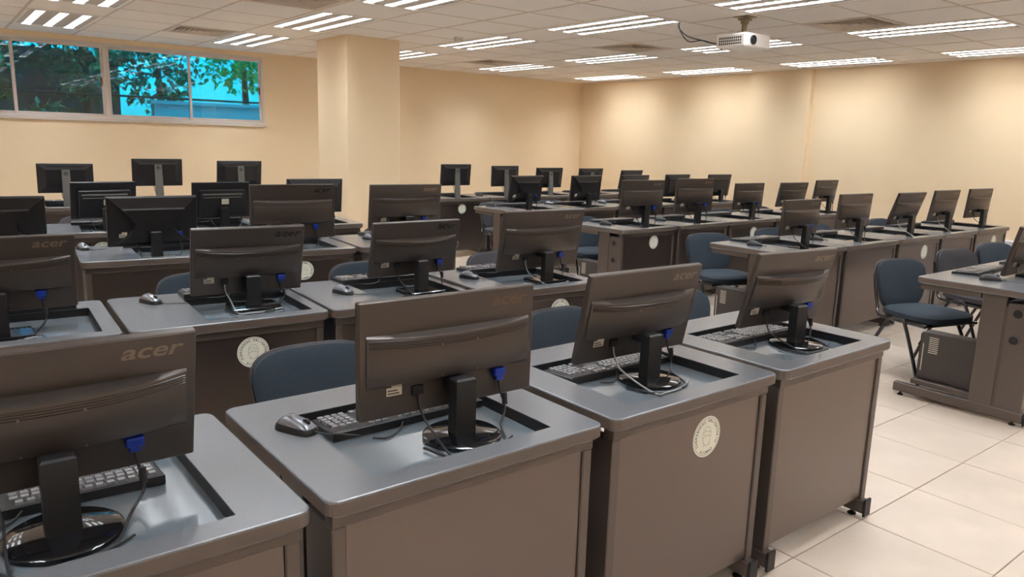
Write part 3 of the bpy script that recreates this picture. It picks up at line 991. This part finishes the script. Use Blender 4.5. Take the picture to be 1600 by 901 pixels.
def kbrow(code, bank, offs):
    row = ROWS['ABCDE'.index(code[-1])]
    for i, v in enumerate(offs):
        if v is None: continue
        x, y, z, a = v
        keyboard(code, x, y, z, R(a), f'black keyboard behind the {ORD[i]} monitor from left, {row} row, {bank} bank', f'keyboards in the {row} row of the {bank} bank',
                 single=code == 'A')
kbrow('A', 'left', [(.12, 1.632, ZT, -1), (.925, 1.636, ZT, 0.5), (1.69, 1.640, ZT, 0.5), (2.42, 1.640, ZT, 0)])
def kb_on_strip(code, bank, dxs):
    """keyboards lying on the strip of desktop behind the recess"""
    out = []
    for i, dx in enumerate(dxs):
        o = desks[code + str(i + 1)]
        a = o.rotation_euler.z
        p = Matrix.Rotation(a, 3, 'Z') @ Vector((dx, .548, 0)) + o.location
        out.append((p.x, p.y, ZD, math.degrees(a)))
    kbrow(code, bank, out)
kb_on_strip('B', 'left', [.05, .13, .10, .06])
kb_on_strip('C', 'left', [.05, .09, .08, .08])
kb_on_strip('D', 'left', [.08, .08, .08])
kb_on_strip('E', 'left', [0, 0, 0, 0])
kbrow('RA', 'right', [(4.90, 1.755, ZD, 2), (5.62, 1.755, ZD, 0)])
kb_on_strip('RB', 'right', [.06, .08, .08, .06, .06])
kb_on_strip('RC', 'right', [.10, .10, .09, .08, .08])
kb_on_strip('RD', 'right', [.08, .08, .08, .08, .08])
kb_on_strip('RE', 'right', [.03, .03, .03, .03, .03])

# ------------------------------------------------------------------ mice
def mouse_shape(lo, hi, s=1.0):
    """dome between two height fractions; long axis y"""
    b = MB()
    n = 20
    rings = []
    for q in range(7):
        t = lo + (hi - lo) * q / 6
        rings.append((math.sqrt(max(0, 1 - t * t)) if t > 0 else 1.0, t))
    vs, fs = [], []
    for rr, t in rings:
        for j in range(n):
            a = 2 * math.pi * j / n
            ca, sa = math.cos(a), math.sin(a)
            ex = abs(ca) ** .75 * (1 if ca > 0 else -1)
            ey = abs(sa) ** .75 * (1 if sa > 0 else -1)
            wx = .030 * (1 - .12 * math.cos(2 * a))
            z = .002 + t * .034 * (1 + .12 * ey)
            vs.append((ex * wx * rr * s, ey * .055 * rr * s, z * s))
    for i in range(6):
        for j in range(n):
            fs.append((i * n + j, i * n + (j + 1) % n, (i + 1) * n + (j + 1) % n, (i + 1) * n + j))
    fs.append(tuple(range(n)))
    fs.append(tuple(range(6 * n, 7 * n)))
    return b.add(vs, fs)
m_shell = mouse_shape(.42, .995).mesh('shell', 'mouse', True)
m_dark = mouse_shape(.42, .995).mesh('shell', 'black', True)
m_base = mouse_shape(-.05, .42, 1.02).mesh('base', 'black', True)
m_wheel = MB().lathe([(.009, -.004), (.010, 0), (.009, .004)], 14, T(0, -.030, .026, 0, 0, R(90))).mesh('wheel', 'black', True)
mice = [('silver mouse on the second desk of the nearest row', .640, 1.615, 25, 's', (0.10, -.09)),
        ('silver mouse left of the second monitor, second row', .685, 3.225, 20, 's', (.12, -.06)),
        ('silver mouse left of the third monitor, second row', 1.425, 3.02, 15, 's', (.10, -.03)),
        ('silver mouse left of the fourth monitor, second row', 2.125, 3.05, 20, 's', (.10, -.05)),
        ('silver mouse near the corner of the third-row desk', .70, 4.90, 10, 's', (.12, -.02)),
        ('dark topped mouse left of the fourth monitor, third row', 2.365, 4.585, 20, 's', (.10, -.02)),
        ('black mouse on the right bank desk at the right picture edge', 4.625, 1.59, 30, 'd', (.10, .02)),
        ('black mouse at the left end of the right bank second row', 4.645, 3.12, 20, 'd', (.08, .03)),
        ('black mouse on the second desk of the right bank second row', 5.42, 3.10, 20, 'd', (.07, .03)),
        ('black mouse at the left end of the right bank third row', 4.60, 4.57, 20, 'd', (.05, .03)),
        ('black mouse left of the second monitor, right bank third row', 5.36, 4.62, 20, 'd', (.06, .02)),
        ('dark mouse at the left end of the right bank fourth row', 4.74, 6.42, 20, 'd', (.08, -.03)),
        ('silver mouse left of the second monitor, right bank fourth row', 5.53, 6.40, 20, 's', (.08, -.02)),
        ('silver mouse left of the third monitor, right bank fourth row', 6.30, 6.33, 20, 's', (.08, -.02)),
        ('dark mouse left of the second monitor, right bank back row', 5.545, 7.76, 20, 'd', (.08, -.02))]
for lab, x, y, a, k, (cx, cy) in mice:
    t = thing('computer_mouse', lab, 'mouse', (x, y, ZD), R(a), 'computer mice')
    link('base', m_base, t)
    link('shell', m_shell if k == 's' else m_dark, t)
    link('wheel', m_wheel, t)
    Ri = Matrix.Rotation(-R(a), 3, 'Z')
    e = Ri @ Vector((cx * .82, cy * .82, 0))
    part('cable', MB().tube(spline([(0, -.052, .008), (e.x * .25, -.08, .004), (e.x * .6, -.07 + e.y * .3, .0035), (e.x, e.y - .05, .0035)], 6), .0020, 6), 'cable', t, True)

# ------------------------------------------------------------------ chairs (four-legged, padded)
def pad(w, h, th, bow, r, taper=1.0, n=14, round_top=.35):
    """rounded cushion in the xz plane (z up), thickness along y, front face bowed towards -y"""
    b = MB()
    outline = []
    N = 36
    for i in range(N):
        a = 2 * math.pi * i / N
        ca, sa = math.cos(a), math.sin(a)
        p = .60
        x = abs(ca) ** p * (1 if ca > 0 else -1)
        z = abs(sa) ** p * (1 if sa > 0 else -1)
        wz = 1 - (1 - taper) * (.5 - z * .5)
        outline.append((x * w / 2 * wz, z * h / 2))
    vs, fs = [], []
    layers = ((0.0, -.5), (.55, -.5), (.90, -.46), (1.0, -.25), (1.0, .25), (.93, .45), (.55, .5), (0.0, .5))
    for s_, t in layers:
        for x, z in outline:
            y = t * th + bow * ((x * s_) / (w / 2)) ** 2 * -1
            vs.append((x * s_, y, z * s_))
    L = len(layers)
    for i in range(L - 1):
        for j in range(N):
            fs.append((i * N + j, i * N + (j + 1) % N, (i + 1) * N + (j + 1) % N, (i + 1) * N + j))
    return b.add(vs, fs)
def make_chair_meshes(fab):
    d = {}
    # local frame: the sitter faces -y, z up
    b = MB()
    p = pad(.455, .44, .056, .0, .05, .92)
    b.add(p.v, p.f, T(0, -.02, .415) @ Matrix.Rotation(R(90), 4, 'X') @ Matrix.Identity(4))
    d['seat'] = b.mesh('seat', fab, True)
    b = MB()
    p = pad(.44, .40, .012, .0, .05, .92)
    b.add(p.v, p.f, T(0, -.02, .386) @ Matrix.Rotation(R(90), 4, 'X'))
    d['seat_pan'] = b.mesh('seat_pan', 'shell', True)
    b = MB()
    p = pad(.455, .335, .036, .04, .05, .74)
    b.add(p.v, p.f, T(0, .215, .568) @ Matrix.Rotation(R(-12), 4, 'X'))
    d['backrest'] = b.mesh('backrest', fab, True)
    b = MB()
    p = pad(.467, .347, .020, .04, .05, .74)
    b.add(p.v, p.f, T(0, .234, .568) @ Matrix.Rotation(R(-12), 4, 'X'))
    d['back_shell'] = b.mesh('back_shell', 'shell', True)
    for s, nm in ((-1, 'l'), (1, 'r')):
        x = s * .225
        d['leg_f' + nm] = MB().tube(spline([(x * 1.10, -.225, .0), (x * 1.04, -.13, .22), (x, -.06, .365), (x, -.03, .392), (x, .03, .395)], 5), .011, 8).mesh('leg', 'chairmetal', True)
        d['leg_b' + nm] = MB().tube(spline([(x * 1.10, .235, .0), (x * 1.04, .14, .22), (x, .07, .365), (x, .04, .385), (x, -.02, .390)], 5), .011, 8).mesh('leg', 'chairmetal', True)
        d['sup' + nm] = MB().tube(spline([(x * .98, -.20, .378), (x * .96, .10, .376), (x * .86, .175, .390), (x * .74, .212, .43), (x * .70, .250, .54), (x * .66, .274, .64)], 5), .010, 8).mesh('back_support', 'chairmetal', True)
    d['bar'] = MB().tube([(-.22, -.19, .378), (.22, -.19, .378)], .009, 8).tube([(-.22, .10, .376), (.22, .10, .376)], .009, 8).mesh('seat_frame', 'chairmetal', True)
    for me in d.values():
        me.transform(Matrix.Diagonal((1, 1, .955, 1)))
    return d
chair_sets = {'navy': make_chair_meshes('fabric'), 'grey': make_chair_meshes('fabricgrey')}
def chair(x, y, a, col, label, group):
    """x, y: the middle of the chair; a: turn in degrees, 0 faces -y"""
    d = chair_sets[col]
    t = thing('padded_chair', label, 'chair', (x, y, 0), R(a), group)
    link('seat', d['seat'], t)
    link('seat_pan', d['seat_pan'], t)
    bo = link('backrest', d['backrest'], t)
    link('back_shell', d['back_shell'], bo)
    for n in ('leg_fl', 'leg_fr', 'leg_bl', 'leg_br'):
        link('leg', d[n], t)
    for n in ('supl', 'supr'):
        link('back_support', d[n], t)
    link('seat_frame', d['bar'], t)
    return t
GL, GR = 'padded chairs of the left bank', 'padded chairs of the right bank'
chair(.965, 2.08, -3, 'navy', 'navy chair behind the second monitor of the nearest row', GL)
chair(2.06, 2.07, 3, 'navy', 'navy chair behind the third monitor of the nearest row', GL)
chair(2.84, 2.08, 0, 'navy', 'navy chair mostly hidden behind the fourth monitor of the nearest row', GL)
chair(1.04, 3.62, -4, 'navy', 'navy chair behind the second monitor of the second row', GL)
chair(1.90, 3.55, -4, 'navy', 'navy chair behind the third monitor of the second row', GL)
chair(2.79, 3.52, -4, 'grey', 'charcoal chair behind the fourth monitor of the second row', GL)
chair(2.86, 5.05, -5, 'navy', 'navy chair behind the fourth monitor of the third row', GL)
chair(1.02, 6.68, -5, 'grey', 'charcoal chair behind the first monitor of the fourth row', GL)
chair(4.95, 2.05, -16, 'navy', 'navy chair pulled out beside the right bank desk at the picture edge', GR)
chair(5.90, 2.08, -14, 'grey', 'charcoal chair, second along the nearest row of the right bank', GR)
chair(6.66, 2.10, -14, 'navy', 'navy chair, third along the nearest row of the right bank', GR)
chair(4.93, 3.58, -18, 'navy', 'navy chair at the left end of the second row, right bank', GR)
chair(5.86, 3.58, -8, 'navy', 'navy chair, second along the second row of the right bank', GR)
chair(6.60, 3.59, -8, 'navy', 'navy chair, third along the second row of the right bank', GR)
chair(7.28, 3.60, -6, 'navy', 'navy chair, fourth along the second row of the right bank', GR)
chair(7.86, 3.60, -6, 'navy', 'navy chair, fifth along the second row of the right bank', GR)
chair(4.90, 5.02, -10, 'navy', 'navy chair at the left end of the third row, right bank', GR)
chair(7.12, 5.05, -6, 'navy', 'navy chair, second along the third row of the right bank', GR)
chair(7.92, 5.10, -6, 'grey', 'charcoal chair, farthest along the third row of the right bank', GR)
chair(5.16, 6.72, -4, 'grey', 'charcoal chair at the left end of the fourth row, right bank', GR)
chair(6.00, 6.72, -4, 'navy', 'navy chair, second along the fourth row of the right bank', GR)
chair(6.88, 6.72, -4, 'grey', 'charcoal chair, third along the fourth row of the right bank', GR)

# ------------------------------------------------------------------ computer towers under the right bank
def tower(x, y, label):
    t = thing('computer_tower', label, 'computer', (x, y, .110), 0, 'computer towers under desks')
    W, D, Hh = .105, .34, .275
    part('case', MB().box(0, W, 0, D, 0, Hh, .004), 'tower', t)
    v = MB()
    for i in range(9):
        v.box(-.0015, .0005, D - .095, D - .045, Hh - .115 + i * .011, Hh - .111 + i * .011)
    part('vent_slot', v, 'label', t)
    part('side_trim', MB().box(-.002, .001, D - .018, D - .014, .05, .21), 'label', t)
    part('front_panel', MB().box(.008, W - .008, D, D + .008, .01, Hh - .01, .002), 'black', t)
    part('drive_slot', MB().box(.02, W - .02, D + .008, D + .0095, Hh - .05, Hh - .03), 'label', t)
    part('power_button', MB().lathe([(.006, 0), (.006, .003)], 12, T(W * .5, D + .008, Hh - .085, 0, R(-90))), 'label', t, True)
for key, dx, lab in (('RA1', .07, 'dark computer tower under the desk at the right picture edge'), ('RB1', .07, 'computer tower under the left end of the second right bank row'),
                     ('RC1', .07, 'computer tower under the left end of the third right bank row')):
    d0 = desks[key]
    xl = {'RA1': 4.375, 'RB1': 4.47, 'RC1': 4.44}[key]
    yf = d0.location.y
    tower(xl + .085, yf + .245, lab)
    sh = MB().box(.050 - (.39 if 0 else 0), .20, .24, .59, .088, .109, .003)
    w = {'RA1': .78, 'RB1': .82, 'RC1': .715}[key]
    part('tower_shelf', MB().box(-w / 2 + .048, -w / 2 + .21, .20, .600, .080, .109, .003), 'steel', d0)

# ------------------------------------------------------------------ projector
t = thing('projector', 'white ceiling projector with a dark lens above the right bank', 'projector', (5.17, 3.74, 2.145), 0)
PW, PD, PH = .33, .27, .105
part('body', MB().box(-PW / 2, PW / 2, -PD / 2, PD / 2, 0, PH, .012), 'white', t)
v = MB()
for i in range(11):
    for j in range(3):
        y = -PD / 2 + .035 + i * .019
        v.box(-PW / 2 - .001, -PW / 2 + .001, y, y + .013, .022 + j * .021, .037 + j * .021)
part('vent_grille', v, 'whitedark', t)
part('lens_ring', MB().lathe([(.034, 0), (.036, .010), (.030, .014), (.028, .004)], 28, T(-.065, -PD / 2 + .002, .056, 0, R(90))), 'black', t, True)
part('lens', MB().lathe([(.027, .004), (.020, .010), (.008, .013), (.001, .0135)], 24, T(-.065, -PD / 2 + .002, .056, 0, R(90))), 'lens', t, True)
part('top_line', MB().box(-PW / 2 + .01, PW / 2 - .01, -PD / 2 + .012, PD / 2 - .012, PH, PH + .003), 'white', t)
part('foot', MB().lathe([(.008, -.006), (.009, 0)], 12, T(-.13, .10, 0)), 'black', t)
mt = MB().box(-.020, .020, -.012, .012, PH + .003, PH + .13, .002).box(-.045, .045, -.03, .03, PH + .003, PH + .008)
part('mount_arm', mt, 'mount', t)
part('mount_bracket', MB().box(-.045, .045, -.035, .035, PH + .110, PH + .127, .004).box(-.028, .028, -.02, .02, PH + .085, PH + .11, .003), 'mount', t)
part('mount_plate', MB().box(-.065, .065, -.065, .065, .2375, .2445, .002), 'mount', t)
for k, (dx, dz) in enumerate(((0, 0), (.02, -.02))):
    pts = [(-.13 + dx, .56, .2440), (-.13 + dx, .545, .20 + dz), (-.12 + dx, .46, .13 + dz * 2), (-.10, .32, .085), (-.09, .22, .055), (-.085 + dx, .13, .045)]
    part('cable', MB().tube(spline(pts, 8), .0045, 6), 'cable', t, True)
